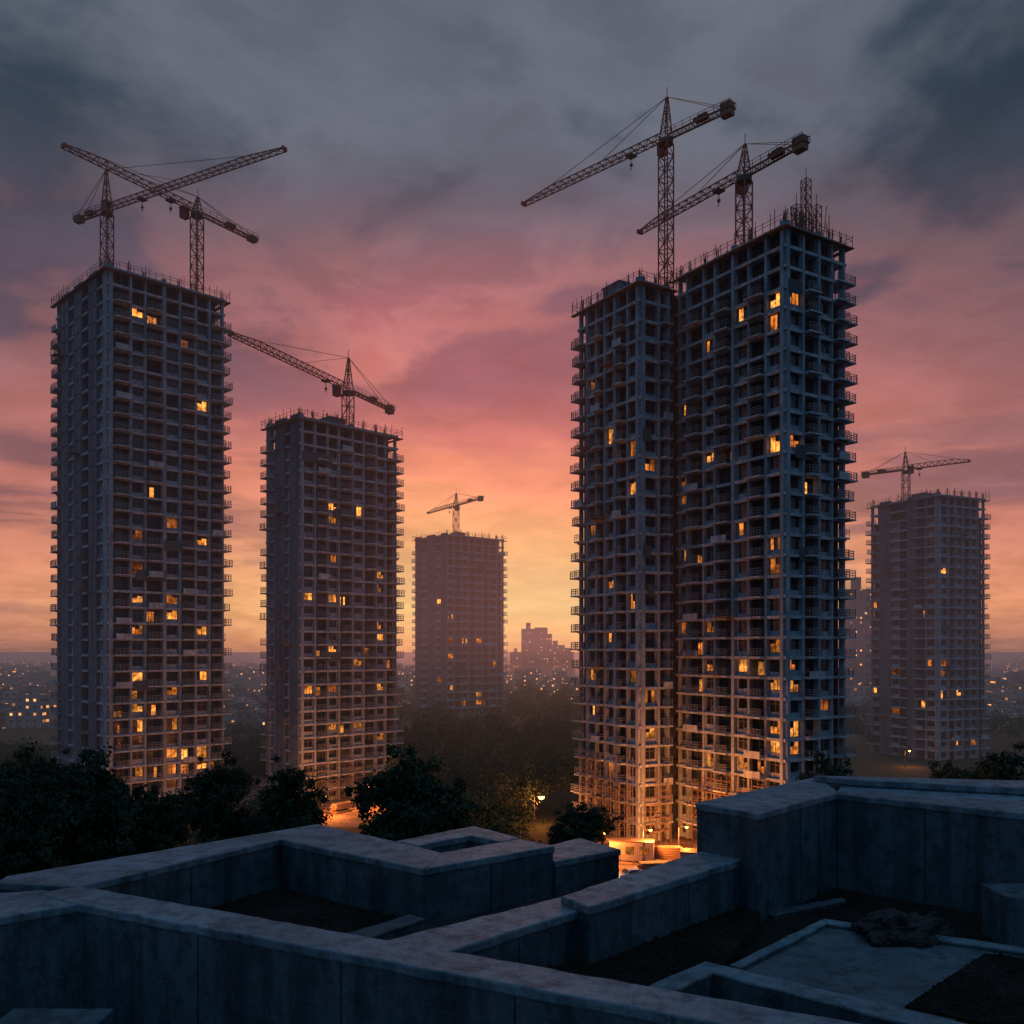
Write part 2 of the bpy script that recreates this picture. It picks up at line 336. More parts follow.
# ------------------------------------------------------------------ towers
def tower(cpx,lpx,rpx,D0,adeg,tpy,n,specR,specL,litpx,label,seed,cornR=True,cornL=True,openfloors=2,group='unfinished tower blocks',w1fix=None,e=1.3,glint=.05,link=False):
    rnd=random.Random(seed); a=R(adeg); ca,sa=math.cos(a),math.sin(a)
    X0=XatD(cpx,D0); H=ZatD(tpy,D0)
    rr=(rpx-512)/F; rl=(lpx-512)/F
    w1=w1fix or (rr*D0-X0)/(ca-rr*sa); w2=(X0-rl*D0)/(sa+rl*ca)
    fh=H/n; ST=.40
    root=thing('tower_block',label,'tower block',(X0,D0,0),a,group)
    def proj(lx,ly,lz):
        wx=X0+lx*ca-ly*sa; wy=D0+lx*sa+ly*ca
        return 512+F*wx/wy, HY-F*(lz-EYE)/wy, wy
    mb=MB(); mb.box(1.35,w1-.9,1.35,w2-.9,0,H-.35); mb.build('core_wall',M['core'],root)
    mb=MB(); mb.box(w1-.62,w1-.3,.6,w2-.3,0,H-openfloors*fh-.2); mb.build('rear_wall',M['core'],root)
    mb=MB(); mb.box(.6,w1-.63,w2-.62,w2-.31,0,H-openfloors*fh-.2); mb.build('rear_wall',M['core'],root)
    if link:
        mb=MB(); mb.box(w1+.36,w1+6.4,2.4,w2-1,0,H)
        for f in range(1,n): mb.box(w1+.40,w1+6.3,2.2,2.401,f*fh-.2,f*fh)
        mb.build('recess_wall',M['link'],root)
    mb=MB(); mb.box(-.34,w1+.34,-.34,w2+.34,-.20,0)
    mb.box(-.32,w1+.32,-.32,.06,-ST,-.20); mb.box(-.32,.06,.06,w2+.32,-ST,-.20); mb.box(w1-.12,w1+.24,.06,w2+.24,-ST,-.20); mb.box(.06,w1-.12,w2-.12,w2+.32,-ST,-.20)
    sm=mb.mesh('floor_slab',M['slab'])
    for f in range(1,n+1): ob('floor_slab',sm,root,(0,0,f*fh))
    wins=[]; bals=[]; colpos=[]
    for face,spec,W_ in (('R',specR,w1),('L',specL,w2)):
        tot=sum(s[0] for s in spec); s=0; bounds=[]
        for wt,ty in spec:
            bw=wt/tot*W_; bounds.append((s,s+bw,ty)); s+=bw
        for i,(s0,s1,ty) in enumerate(bounds):
            if i>0 and ty not in 'SD' and bounds[i-1][2] not in 'SD': colpos.append((face,s0))
            if ty=='D':
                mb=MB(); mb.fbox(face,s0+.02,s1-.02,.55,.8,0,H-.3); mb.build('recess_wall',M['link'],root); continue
            if ty=='S':
                mb=MB(); mb.fbox(face,s0+.02,s1-.02,-.40,.5,0,H+.5)
                if s1-s0>2.2:
                    for f in range(1,n+1): mb.fbox(face,s0+.03,s1-.03,-.52,-.38,f*fh-.16,f*fh+.02)
                    nr=int((s1-s0)/1.3)
                    for q_ in range(1,nr):
                        ss=s0+(s1-s0)*q_/nr; mb.fbox(face,ss-.09,ss+.09,-.47,-.39,0,H+.3)
                mb.build('shear_wall',M['tower_wall'] if s1-s0>1.6 else M['tower_a'],root); continue
            if ty in 'WV':
                mb=MB(); pier=.28 if ty=='W' else .8
                for f in range(n-openfloors):
                    z0=f*fh+.002; z1=(f+1)*fh-ST-.002
                    sill=rnd.choice((.7,.7,.7,.95,.5))
                    if rnd.random()<.10: sill=.12
                    mb.fbox(face,s0+.1,s1-.1,.20,.38,z0,z0+sill)
                    mb.fbox(face,s0+.1,s0+pier,.20,.38,z0+sill,z1); mb.fbox(face,s1-pier,s1-.1,.20,.38,z0+sill,z1)
                    if rnd.random()<.80:
                        hw=(s1-s0)-2*pier-.02; hh=z1-z0-sill-.02
                        wins.append((face,(s0+s1)/2,z0+sill+.01,round(hw,2),round(hh,2)))
                mb.build('infill_wall',M['tower_a'],root)
            if ty=='O':
                for f in range(1,n-openfloors+1):
                    if rnd.random()<.06: continue
                    bals.append((face,(s0+s1)/2,f*fh,round(s1-s0-.3,2),rnd.random()<.08))
                for f in range(0,n-openfloors):
                    if rnd.random()<.55: wins.append((face,(s0+s1)/2+rnd.uniform(-.3,.3),f*fh+.1,round((s1-s0)*rnd.choice((.35,.5,.6)),2),round(fh-.8,2),1.22))
    colpos+= [('R',.2),('R',w1-.2),('L',w2-.2)]
    for ci,(face,s) in enumerate(colpos):
        mb=MB(); mb.fbox(face,s-.2,s+.2,-.38 if ci%2==0 else -.18,.45,0,H+.02); mb.build('column',M['tower_a'],root)
        if rnd.random()<.9:
            mb=MB()
            for q_ in range(7):
                ss=s+rnd.uniform(-.25,.25); tt=rnd.uniform(.05,.5); hh=rnd.uniform(.8,2.2)
                p0=(ss,tt,H) if face=='R' else (tt,ss,H); mb.beam(p0,(p0[0]+rnd.uniform(-.15,.15),p0[1]+rnd.uniform(-.15,.15),H+hh),.07)
            mb.build('starter_bars',M['rust'],root)
    for cx_,cy_ in ((w1-.16,w2-.16),(w1/2,w2-.16),(w1-.16,w2/2)):
        mb=MB(); mb.box(cx_-.25,cx_+.25,cy_-.25,cy_+.25,0,H+.01); mb.build('column',M['tower_a'],root)
    def win_geo(mb,w,h,face=None,s=0,t=.3,z=0,lt=None):
        def bx(a0,a1,b0,b1,c0,c1,mi):
            if face is None: mb.box(a0,a1,b0,b1,c0,c1,mi)
            else: mb.fbox(face,s+a0,s+a1,t+b0,t+b1,z+c0,z+c1,mi)
        fr=.08
        bx(-w/2,w/2,-.05,.05,0,fr,0); bx(-w/2,w/2,-.05,.05,h-fr,h,0)
        nm=max(2,int(round(w/1.0))) if lt is None else (1 if w<1.2 else rnd.choice((2,2,3)))
        xs=[-w/2+fr/2+(w-fr)*i/nm for i in range(nm+1)]
        for xx in xs: bx(xx-fr/2,xx+fr/2,-.05,.05,fr+.001,h-fr-.001,0)
        if h>1.2 and lt is None: bx(-w/2+fr,w/2-fr,-.04,.04,h*.66,h*.66+.08,0)
        if lt is None: bx(-w/2+.03,w/2-.03,.015,.03,.03,h-.03,1)
        else:
            on=[rnd.random()<.88 for _ in range(nm)]
            if not any(on): on[rnd.randrange(nm)]=True
            for i in range(nm):
                top=h-.04 if rnd.random()<.75 else h*rnd.uniform(.5,.8)
                bx(xs[i]+fr/2,xs[i+1]-fr/2,.015,.03,fr+.002,top,2 if on[i] else 1)
                if top<h-.1: bx(xs[i]+fr/2,xs[i+1]-fr/2,.015,.03,top+.002,h-.04,1)
    litset={}
    cand=[]
    for i,wi in enumerate(wins):
        t=wi[5] if len(wi)>5 else .3
        lx,ly=(wi[1],t) if wi[0]=='R' else (t,wi[1])
        px,py,dd=proj(lx,ly,wi[2]+wi[4]/2); ang=1 if wi[0]=='R' else .8
        cand.append((px,py,ang*wi[3]*wi[4]/dd,t))
    def nearest(lx,ly): return min((i for i in range(len(wins)) if i not in litset),key=lambda i:(cand[i][0]-lx)**2+((cand[i][1]-ly)*1.3)**2+(150 if cand[i][3]>1 else 0))
    for (lx,ly) in litpx:
        b_=nearest(lx,ly); litset[b_]=rnd.choice((0,0,0,1))
        if rnd.random()<.38: litset[nearest(cand[b_][0]+rnd.choice((-12,12)),cand[b_][1])]=rnd.choice((0,1,1))
    for i in range(len(wins)):
        pr=glint*(.5 if cand[i][1]<480 else (1 if cand[i][1]<640 else 1.6))
        if i not in litset and rnd.random()<pr: litset[i]=rnd.choice((1,1,2,2,2))
    order=sorted(range(len(wins)),key=lambda i:(-(i in litset),-cand[i][2]))
    cache={}; rest=MB()
    for j,i in enumerate(order):
        wi=wins[i]; t=wi[5] if len(wi)>5 else .3
        if j<100:
            li=litset.get(i,-1); key=(wi[3],wi[4],li,rnd.randint(0,3) if li>=0 else 0)
            if key not in cache:
                mb=MB(); win_geo(mb,wi[3],wi[4],lt=None if li<0 else li); cache[key]=mb.mesh('window',[M['frame'],M['glass']]+([M['lit'][li]] if li>=0 else []))
            lx,ly=(wi[1],t) if wi[0]=='R' else (t,wi[1])
            o=ob('window',cache[key],root,(lx,ly,wi[2]),0 if wi[0]=='R' else R(-90))
            if i in litset: o['label']='window lit amber from inside'
        else: win_geo(rest,wi[3],wi[4],wi[0],wi[1],t,wi[2])
    if rest.v: tag(rest.build('window',[M['frame'],M['glass']],root),kind='stuff')
    def bal_geo(mb,w,solid,face=None,s=0,z=0,dp=1.0):
        def bx(a0,a1,b0,b1,c0,c1,mi=0):
            if face is None: mb.box(a0,a1,b0,b1,c0,c1,mi)
            else: mb.fbox(face,s+a0,s+a1,b0,b1,z+c0,z+c1,mi)
        bx(-w/2,w/2,-.34-dp,-.341,-.26,-.02,0)
        y0=-.34-dp
        if solid: bx(-w/2,w/2,y0,y0+.1,-.019,.8,0)
        else:
            for zz_ in (.35,.7,1.05): bx(-w/2,w/2,y0+.03,y0+.08,zz_,zz_+.06,1)
            npst=max(3,int(w/.6))
            for i in range(npst+1):
                xx=-w/2+.03+(w-.06)*i/npst; bx(xx-.03,xx+.03,y0+.085,y0+.135,-.02,1.1,1)
        for sx in (-w/2+.03,w/2-.03):
            for zz_ in (.7,1.05): bx(sx-.025,sx+.025,y0+.14,-.40,zz_,zz_+.05,1)
    cache={}; rest=MB()
    lim=100-(n-openfloors)*(int(cornR)+int(cornL)); lim=max(lim,20)
    for j,b_ in enumerate(sorted(bals,key=lambda b_:-b_[3]*(1 if b_[0]=='R' else .8))):
        face,s,z,w,sol=b_
        if j<lim:
            key=(w,sol)
            if key not in cache:
                mb=MB(); bal_geo(mb,w,sol); cache[key]=mb.mesh('balcony',[M['slab'],M['rail']])
            ob('balcony',cache[key],root,(s,0,z) if face=='R' else (0,s,z),0 if face=='R' else R(-90))
        else: bal_geo(rest,w,sol,face,s,z)
    if rest.v: tag(rest.build('balcony',[M['slab'],M['rail']],root),kind='stuff')
    for flag,side in ((cornR,'R'),(cornL,'L')):
        if not flag: continue
        ms=[]
        for ee in (e,e*.75,e*1.2):
            mb=MB(); W_=w1 if side=='R' else w2; L=2.2
            def fb(*q): mb.fbox(side,*q)
            fb(W_-L,W_+ee,-1.0,2.6,-.26,-.05)
            for zz_ in (.3,.65,1.0):
                fb(W_-L,W_+ee,-.98,-.92,zz_,zz_+.06,1); fb(W_+ee-.07,W_+ee-.01,-.9,2.6,zz_,zz_+.06,1)
            for i in range(7): xx=W_-L+.05+(L+ee-.12)*i/6; fb(xx-.03,xx+.03,-.91,-.85,-.06,1.1,1)
            for i in range(5): tt=-.8+3.3*i/4; fb(W_+ee-.13,W_+ee-.08,tt-.03,tt+.03,-.06,1.1,1)
            ms.append(mb.mesh('corner_balcony',[M['slab'],M['rail']]))
        for f in range(1,n-1):
            if rnd.random()<.08: continue
            ob('corner_balcony',ms[rnd.choice((0,0,0,1,2))],root,(0,0,f*fh))
    mb=MB()
    per=[(-.9,-.9),(w1+.9,-.9),(w1+.9,w2+.9),(-.9,w2+.9)]
    for i in range(4):
        p=Vector(per[i]+(0,)); q=Vector(per[(i+1)%4]+(0,)); L=(q-p).length; ns=int(L/1.3)
        for j in range(ns+1):
            if rnd.random()<.12: continue
            u=p.lerp(q,j/ns); hh=rnd.choice((.9,1.2,1.2,1.9)); mb.beam((u.x,u.y,H-.6),(u.x+rnd.uniform(-.08,.08),u.y,H+hh),.07)
        for zz_ in (.45,.95): mb.beam((p.x,p.y,H+zz_),(q.x,q.y,H+zz_+rnd.uniform(-.1,.1)),.05)
    mb.build('roof_railing',M['scaffold'],root)
    mb=MB()
    mb.box(-1.1,w1+1.1,-1.1,-.35,H-.75,H-.6); mb.box(-1.1,-.35,-.349,w2+1.1,H-.75,H-.6); mb.box(w1+.35,w1+1.1,-.349,w2+1.1,H-.75,H-.6)
    mb.build('edge_platform',M['plank'],root)
    mb=MB(); cx_,cy_=w1*.5,w2*.55; hw_=min(2,w1*.3)
    mb.box(cx_-hw_,cx_+hw_,cy_-2,cy_+2.2,H+.002,H+2.3); mb.box(cx_-hw_-.1,cx_+hw_+.1,cy_-2.1,cy_+2.3,H+2.301,H+2.5); mb.build('lift_house',M['tower_wall'],root)
    mb=MB(); mb.beam((0,0,0),(0,0,1),.08); pm=mb.mesh('shoring_post',M['rust'])
    for i in range(int(w1*2.6)):
        o=ob('shoring_post',pm,root,(rnd.uniform(.5,w1-.5),rnd.uniform(.3,w2-.5),H)); o.scale=(1,1,rnd.uniform(.8,2.8)); o.rotation_euler=(rnd.uniform(-.08,.08),rnd.uniform(-.08,.08),0)
    mb=MB(); mb.beam((0,0,0),(0,0,fh-ST),.09); pm=mb.mesh('formwork_prop',M['scaffold'])
    for f in range(n-openfloors,n):
        for i in range(10):
            ob('formwork_prop',pm,root,(rnd.uniform(.5,w1-.5),.6,f*fh)); ob('formwork_prop',pm,root,(.6,rnd.uniform(.5,w2-.5),f*fh))
    for i in range(5):
        f=rnd.randint(3,n-4); s=rnd.uniform(3,w2-3); mb=MB()
        mb.box(-2.4,-.55,s-1.1,s+1.1,f*fh+.02,f*fh+.14)
        for zz_ in (.5,1.): mb.beam((-2.4,s-1.1,f*fh+zz_),(-2.4,s+1.1,f*fh+zz_),.07); mb.beam((-2.4,s-1.1,f*fh+zz_),(-.4,s-1.1,f*fh+zz_),.07)
        for ss in (-1.08,1.08): mb.beam((-2.37,s+ss,f*fh),(-2.37,s+ss,f*fh+1.1),.08); mb.beam((-2.3,s+ss,f*fh+.1),(-.4,s+ss,f*fh+2.2),.06)
        mb.build('loading_platform',M['scaffold'],root)
    for i in range(3):
        f=rnd.randint(2,n-3); s=rnd.uniform(0,w1*.5); L=w1*rnd.uniform(.15,.3); mb=MB()
        mb.box(s,s+L,-.56,-.54,f*fh-.9,f*fh+1.0); mb.build('debris_net',M['net'],root)
    return root

W_,O_,S_,V_,D_='W','O','S','V','D'
LIT1=[(155,286),(148,490),(190,540),(197,407),(150,590),(165,603),(150,632),(195,632),(150,680),(190,680),(127,712),(147,708),(176,708),(127,725),(193,748),(128,768),(158,680),(120,712),(186,748),(113,604)]
tower(108,58,223,160,45,266,34,[(.7,S_),(2.8,O_),(2.4,W_),(2.8,O_),(.6,S_),(2.4,W_),(2.8,O_),(2.4,W_),(2.6,O_)],[(1.2,S_),(2.4,V_),(3.2,S_),(3.0,D_),(3.2,S_),(2.4,V_),(3.2,S_),(2.4,O_)],LIT1,
  'tallest left tower block, grey unfinished concrete with two crossed cranes on its roof',11,glint=.045)
LIT2=[(322,522),(345,522),(340,565),(372,575),(318,597),(347,600),(322,653),(376,635),(345,668),(318,690),(372,690),(322,722),(347,722),(375,742),(335,720)]
tower(300,268,396,172,45,416,29,[(.6,S_),(2.4,W_),(2.8,O_),(2.4,W_),(2.8,O_),(.5,S_),(2.4,W_),(2.8,O_),(2.4,W_),(2.6,O_)],[(3.2,S_),(2.2,V_),(4,S_),(2,V_),(1.6,S_)],LIT2,
  'mid-height unfinished tower block second from left with one crane on its roof',22,glint=.04)
LIT3=[(455,620),(470,640),(455,690),(490,660),(470,700),(437,600),(450,655),(480,690)]
tower(447,416,503,325,40,534,25,[(2.6,W_),(2.8,O_),(2.6,W_),(2.8,O_),(2.6,W_),(2.8,O_),(2.8,W_),(2.6,O_)],[(2,S_),(2.5,V_),(3,S_),(2.5,V_),(2,S_)],LIT3,
  'small distant hazy tower block near the sunset glow, third from left',33,glint=.02)
LIT4=[(627,432),(630,446),(657,462),(655,490),(650,690),(602,712),(615,765),(650,730),(602,640),(632,600)]
tower(640,580,684,138,32,280,29,[(.7,S_),(2.6,W_),(2.0,O_)],[(.7,S_),(2.6,W_),(2.8,O_),(.8,S_),(2.6,W_),(2.8,O_),(2.6,W_),(2.6,O_)],LIT4,
  'narrower lower block adjoining the left side of the tallest tower block',44,False,True,w1fix=5.6,link=True)
LIT5=[(730,322),(757,322),(784,295),(687,410),(767,440),(790,438),(705,460),(790,480),(767,545),(790,660),(768,680),(790,722),(768,745),(700,690),(730,760),(795,765),(715,345),(760,520),(770,660),(790,745),(720,745),(700,560),(765,660),(800,722)]
tower(785,679,843,125,32,224,31,[(.6,S_),(2.6,W_),(2.8,O_),(.5,S_),(2.6,W_),(2.4,O_)],[(.6,S_),(2.6,W_),(3.4,O_),(2.6,W_),(.6,S_),(3.4,O_),(2.6,W_),(3.4,O_),(2.2,W_)],LIT5,
  'tallest nearest tower block right of centre, bare concrete floors with balconies and lit windows',55,True,False,openfloors=3,e=1.7,glint=.055)
LIT6=[(928,610),(945,575),(930,660),(915,700),(955,745),(968,740),(885,690),(880,610),(945,690)]
tower(938,872,984,240,25,494,26,[(.6,S_),(2.6,W_),(2.6,O_),(2.4,W_),(2.6,O_),(2.4,W_),(2.4,O_)],[(.6,S_),(2.6,W_),(2.6,O_),(2.4,S_),(2.4,D_),(2.6,W_),(3,S_),(2.6,W_)],LIT6,
  'distant tower block at the far right edge with a small crane on its roof',66,glint=.025)

# ------------------------------------------------------------------ cranes
def crane(mpx,D,zroof,ppy,tip,cpx,apex,label,cs_=1.0):
    hp=ZatD(ppy,D); X=XatD(mpx,D)
    rel=hp-EYE; tD=rel*F/(HY-tip[1]); tX=XatD(tip[0],tD); L=math.hypot(tX-X,tD-D); az=math.atan2(tD-D,tX-X)
    dx,dy=-math.cos(az),-math.sin(az); rr=(cpx-512)/F; Lc=(rr*D-X)/(dx-rr*dy); Lc=max(6,min(20,Lc))
    root=thing('tower_crane',label,'crane',(X,D,zroof),az,'tower cranes on the unfinished blocks')
    hm=hp-zroof-1.2; w=.85; mt=M['crane']; dk=M['crane_dark']
    mb=MB(); ns=max(2,int(hm/1.8))
    cs=[(-w,-w),(w,-w),(w,w),(-w,w)]
    for c_ in cs: mb.beam((c_[0],c_[1],0),(c_[0],c_[1],hm),.17)
    for i in range(ns):
        z0=hm*i/ns; z1=hm*(i+1)/ns
        for j in range(4):
            a_,b_=cs[j],cs[(j+1)%4]; mb.beam((a_[0],a_[1],z1),(b_[0],b_[1],z1),.10)
            if (i+j)%2: a_,b_=b_,a_
            mb.beam((a_[0],a_[1],z0),(b_[0],b_[1],z1),.10)
    mb.build('mast',mt,root)
    mb=MB(); mb.box(-1.5,1.5,-1.5,1.5,0,.3); mb.build('base_plate',dk,root)
    mb=MB(); mb.cyl((0,0,hm),(0,0,hm+.7),1.15,1.15,16); mb.build('slewing_ring',dk,root)
    zb=hm+1.0
    mb=MB(); top=(-.2,0,zb+apex)
    B0=[Vector((c_[0]*.9,c_[1]*.9,hm+.7)) for c_ in cs]; T0=[Vector((top[0]+c_[0]*.12,top[1]+c_[1]*.12,top[2])) for c_ in cs]
    for p_,q_ in zip(B0,T0): mb.beam(p_,q_,.15)
    for q_ in (.25,.5,.75):
        ps=[p_.lerp(t_,q_) for p_,t_ in zip(B0,T0)]; qs=[p_.lerp(t_,q_-.25) for p_,t_ in zip(B0,T0)]
        for j in range(4): mb.beam(ps[j],ps[(j+1)%4],.09); mb.beam(qs[j],ps[(j+1)%4],.08)
    mb.beam(top,(top[0],0,top[2]+1.6),.08)
    mb.build('tower_head',mt,root)
    mb=MB(); n=max(8,int(L/1.7)); hw=.55
    def hgt(x_):
        u=x_/L; return 1.25 if u<.8 else 1.25-(u-.8)/.2*.7
    pts=[.9+(L-.9)*i/n for i in range(n+1)]
    mb.beam((.9,-hw,zb),(L,-hw,zb),.15); mb.beam((.9,hw,zb),(L,hw,zb),.15)
    for i in range(n):
        x0,x1=pts[i],pts[i+1]; xm=(x0+x1)/2
        mb.beam((x0,0,zb+hgt(x0)),(x1,0,zb+hgt(x1)),.15)
        for s in (-hw,hw): mb.beam((x0,s,zb),(xm,0,zb+hgt(xm)),.09); mb.beam((xm,0,zb+hgt(xm)),(x1,s,zb),.09)
        mb.beam((x0,-hw,zb),(x0,hw,zb),.08); mb.beam((x0,-hw,zb),(x1,hw,zb),.08)
    mb.box(L-.1,L+.25,-hw,hw,zb-.1,zb+.55)
    mb.build('jib',mt,root)
    mb=MB()
    for s in (-.7,.7): mb.beam((-.9,s,zb),(-Lc,s,zb),.18,0,.28)
    nc=int(Lc/1.5)
    for i in range(nc+1):
        xx=-.9-(Lc-.9)*i/nc; mb.beam((xx,-.7,zb),(xx,.7,zb),.12)
        for s in (-.85,.85): mb.beam((xx,s,zb),(xx,s,zb+1.0),.06)
        if i<nc: x2=-.9-(Lc-.9)*(i+1)/nc; mb.beam((xx,-.7,zb),(x2,.7,zb),.09); mb.beam((xx,-.85,zb),(x2,-.85,zb+1.0),.06)
    for s in (-.85,.85):
        for zz_ in (.5,1.0): mb.beam((-.9,s,zb+zz_),(-Lc,s,zb+zz_),.06)
    mb.build('counter_jib',mt,root)
    for i in range(3):
        mb=MB(); mb.box(-Lc+.1+i*.62,-Lc+.66+i*.62,-.66,.66,zb-.9*cs_,zb+.85*cs_); mb.build('counterweight',M['weight'],root)
    mb=MB(); mb.box(-Lc*.55-1,-Lc*.55+.6,-.5,.5,zb+.15,zb+.95); mb.cyl((-Lc*.55+1.0,-.5,zb+.5),(-Lc*.55+1.0,.5,zb+.5),.35,.35,12); mb.build('winch',dk,root)
    mb=MB(); mb.box(1.0,2.4,-2.1,-.9,zb-1.5,zb+.4); mb.box(.9,2.5,-2.2,-.8,zb+.401,zb+.53); cab=mb.build('cab',mt,root)
    mb=MB(); mb.box(2.401,2.42,-1.95,-1.05,zb-.9,zb+.25); mb.box(1.2,2.2,-2.12,-2.102,zb-.7,zb+.25); mb.build('cab_window',M['glass'],cab)
    for q_ in (.42,.8):
        mb=MB(); mb.beam(top,(L*q_,0,zb+hgt(L*q_)),.07); mb.build('pendant_line',dk,root)
    for s in (-.7,.7):
        mb=MB(); mb.beam(top,(-Lc+1.2,s,zb+.2),.07); mb.build('pendant_line',dk,root)
    tx=L*.22; mb=MB(); mb.box(tx-.7,tx+.7,-.7,.7,zb-.40,zb-.2)
    for s in (-.6,.6):
        for xx in (-.5,.5): mb.cyl((tx+xx,s-.06,zb-.15),(tx+xx,s+.06,zb-.15),.14,.14,8)
    tr=mb.build('trolley',dk,root)
    mb=MB(); mb.beam((tx-.15,0,zb-.4),(tx-.15,0,zb-1.6),.05); mb.beam((tx+.15,0,zb-.4),(tx+.15,0,zb-1.6),.05)
    mb.cyl((tx,-.12,zb-1.75),(tx,.12,zb-1.75),.28,.28,10); mb.beam((tx,0,zb-2.0),(tx,0,zb-2.4),.1); mb.beam((tx,0,zb-2.4),(tx+.25,0,zb-2.5),.1); mb.build('hook_block',dk,tr)
    return root
H1=ZatD(266,160);H2=ZatD(416,172);H3=ZatD(534,325);H4=ZatD(280,138);H5=ZatD(224,125);H6=ZatD(494,240)
crane(197,174,H1,211,(64,146),256,3.0,'crane on the tallest left block whose jib points up to the left',.6)
crane(107,178,H1,209,(284,149),76,8.0,'crane on the tallest left block whose jib points up to the right',.7)
crane(348,182,H2,389,(231,334),392,6.5,'crane on the second block from left with jib pointing left')
crane(456,335,H3,505,(428,513),482,4.5,'tiny distant crane above the hazy block near the sunset')
crane(666,145.5,H4,137,(524,204),733,6.5,'highest crane, on the narrower adjoining block right of centre',1.15)
crane(744,136,H5,174,(640,232),806,4.6,'crane on the tallest right block with jib behind the taller crane',1.1)
crane(906,252,H6,469,(969,461),862,5,'small distant crane on the tower block at far right')

hx,hy=XatD(806,130),130
t=thing('hoist_mast','short rusty red lattice mast at the top right of the tallest block','hoist',(hx,hy,H5),R(32))
for nm,dx,hh in (('mast',0,8.6),('side_mast',2.2,5.4),('side_mast',-2.0,4.4)):
    mb=MB(); w=.5
    cs=[(-w,-w),(w,-w),(w,w),(-w,w)]
    for c_ in cs: mb.beam((dx+c_[0],c_[1],0),(dx+c_[0],c_[1],hh),.10)
    ns=int(hh/1.1)
    for i in range(ns):
        for j in range(4):
            a_,b_=cs[j],cs[(j+1)%4]; mb.beam((dx+a_[0],a_[1],hh*i/ns),(dx+b_[0],b_[1],hh*(i+1)/ns),.07); mb.beam((dx+a_[0],a_[1],hh*(i+1)/ns),(dx+b_[0],b_[1],hh*(i+1)/ns),.07)
    mb.beam((dx,0,hh),(dx,0,hh+1.8),.07); mb.build(nm,M['crane'],t)
for zz_ in (1.5,3.2):
    mb=MB(); mb.beam((-2,0,zz_),(2.2,0,zz_),.12); mb.build('tie_beam',M['crane'],t)
rb=random.Random(8)
mb=MB(); mb.beam((0,0,0),(0,0,1),.08); pm=mb.mesh('rebar',M['rust'])
for i in range(46):
    o=ob('rebar',pm,t,(rb.uniform(-4.5,3.2),rb.uniform(-2.5,2.5),0)); o.scale=(1,1,rb.uniform(1.5,5.2)*(1 if rb.random()<.7 else .6)); o.rotation_euler=(rb.uniform(-.09,.09),rb.uniform(-.09,.09),0)

# ------------------------------------------------------------------ site
rs=random.Random(31)
def scaffold(loc,rz,nx,nz,label):
    t=thing('scaffold',label,'scaffold',loc,rz,'scaffolds at the foot of the tower blocks')
    hts=[max(1,nz-rs.choice((0,0,1,2))) for i in range(nx+1)]
    for i in range(nx+1):
        for yy in (0,1.1):
            mb=MB(); mb.beam((i*2,yy,0),(i*2+rs.uniform(-.06,.06),yy,hts[i]*2+rs.uniform(.4,1.6)),.09); mb.build('standard_pole',M['scaffold'],t)
    for kx in range(1,nz+1):
        for i in range(nx):
            if min(hts[i],hts[i+1])<kx: continue
            for yy in (0,1.1):
                for dz,ww in ((0,.08),(1,.06)):
                    mb=MB(); mb.beam((i*2-.2,yy+.1,kx*2+dz),(i*2+2.2,yy+.1,kx*2+dz),ww); mb.build('ledger',M['scaffold'],t)
            if (i+kx)%3==0:
                mb=MB(); mb.beam((i*2,-.1,(kx-1)*2),(i*2+2,-.1,kx*2),.07); mb.build('brace',M['scaffold'],t)
            if rs.random()<.75:
                mb=MB(); nb=rs.choice((2,3,3))
                for j in range(nb): mb.box(i*2+.05,i*2+1.95,.05+j*.3,.05+j*.3+.27,kx*2+.06,kx*2+.11)
                mb.build('plank_deck',M['plank'],t)
    return t
scaffold((18.2,137.1,0),R(122),6,6,'lit uneven scaffold along the left face of the narrower block')
scaffold((27.4,138.2,0),R(-58),9,5,'lit scaffold along the left face of the tallest right block')
scaffold((-40.6,169.6,0),R(45),8,3,'lit scaffold at the foot of the second block from left')
scaffold((20.6,135.2,0),R(32),2,5,'short tall scaffold in front of the narrower block')

LC=(1,.25,.04)
def lamp(x,y,h,energy,label,rz=0,big=1.0):
    t=thing('street_lamp',label,'street lamp',(x,y,0),rz,'lit lamps around the building site')
    mb=MB(); mb.cyl((0,0,0),(0,0,h),.09,.05,8); mb.cyl((0,0,0),(0,0,.6),.16,.14,8); mb.build('pole',M['crane_dark'],t)
    mb=MB(); mb.beam((0,0,h-.05),(1.0,0,h+.15),.07); mb.build('arm',M['crane_dark'],t)
    mb=MB(); mb.box(1.15-.3*big,1.15+.3*big,-.18*big,.18*big,h+.12,h+.2); mb.build('lamp_housing',M['crane_dark'],t)
    mb=MB(); mb.cyl((1.15,0,h+.115),(1.15,0,h-.10*big),.24*big,.20*big,12); mb.cyl((1.15,0,h-.101*big),(1.15,0,h-.2*big),.20*big,.06*big,12); mb.build('lamp_lens',M['lamp'],t)
    l=bpy.data.lights.new('lamp_light','POINT'); l.energy=energy; l.color=LC; l.shadow_soft_size=.3
    lo=bpy.data.objects.new('lamp_light',l); COL.objects.link(lo); lo.parent=t; lo.location=(1.15,0,h-.6)
lamp(XatD(541,150)-1.1,150,5.0,5500,'orange street lamp shining beside the road left of the tall right blocks',0,2.3)
lamp(11.6,124,4.2,7000,'site lamp nearest the low tree left of the narrower block',R(20))
lamp(18,125,4.4,11000,'site lamp before the front of the narrower block',R(20))
lamp(23.5,128.5,4.2,9500,'site lamp in the gap between the two tall right blocks')
lamp(29,118,4.0,4200,'site lamp before the tallest right block',R(40))
lamp(-33,158,3.6,7500,'site lamp at the foot of the second block from left',R(60))
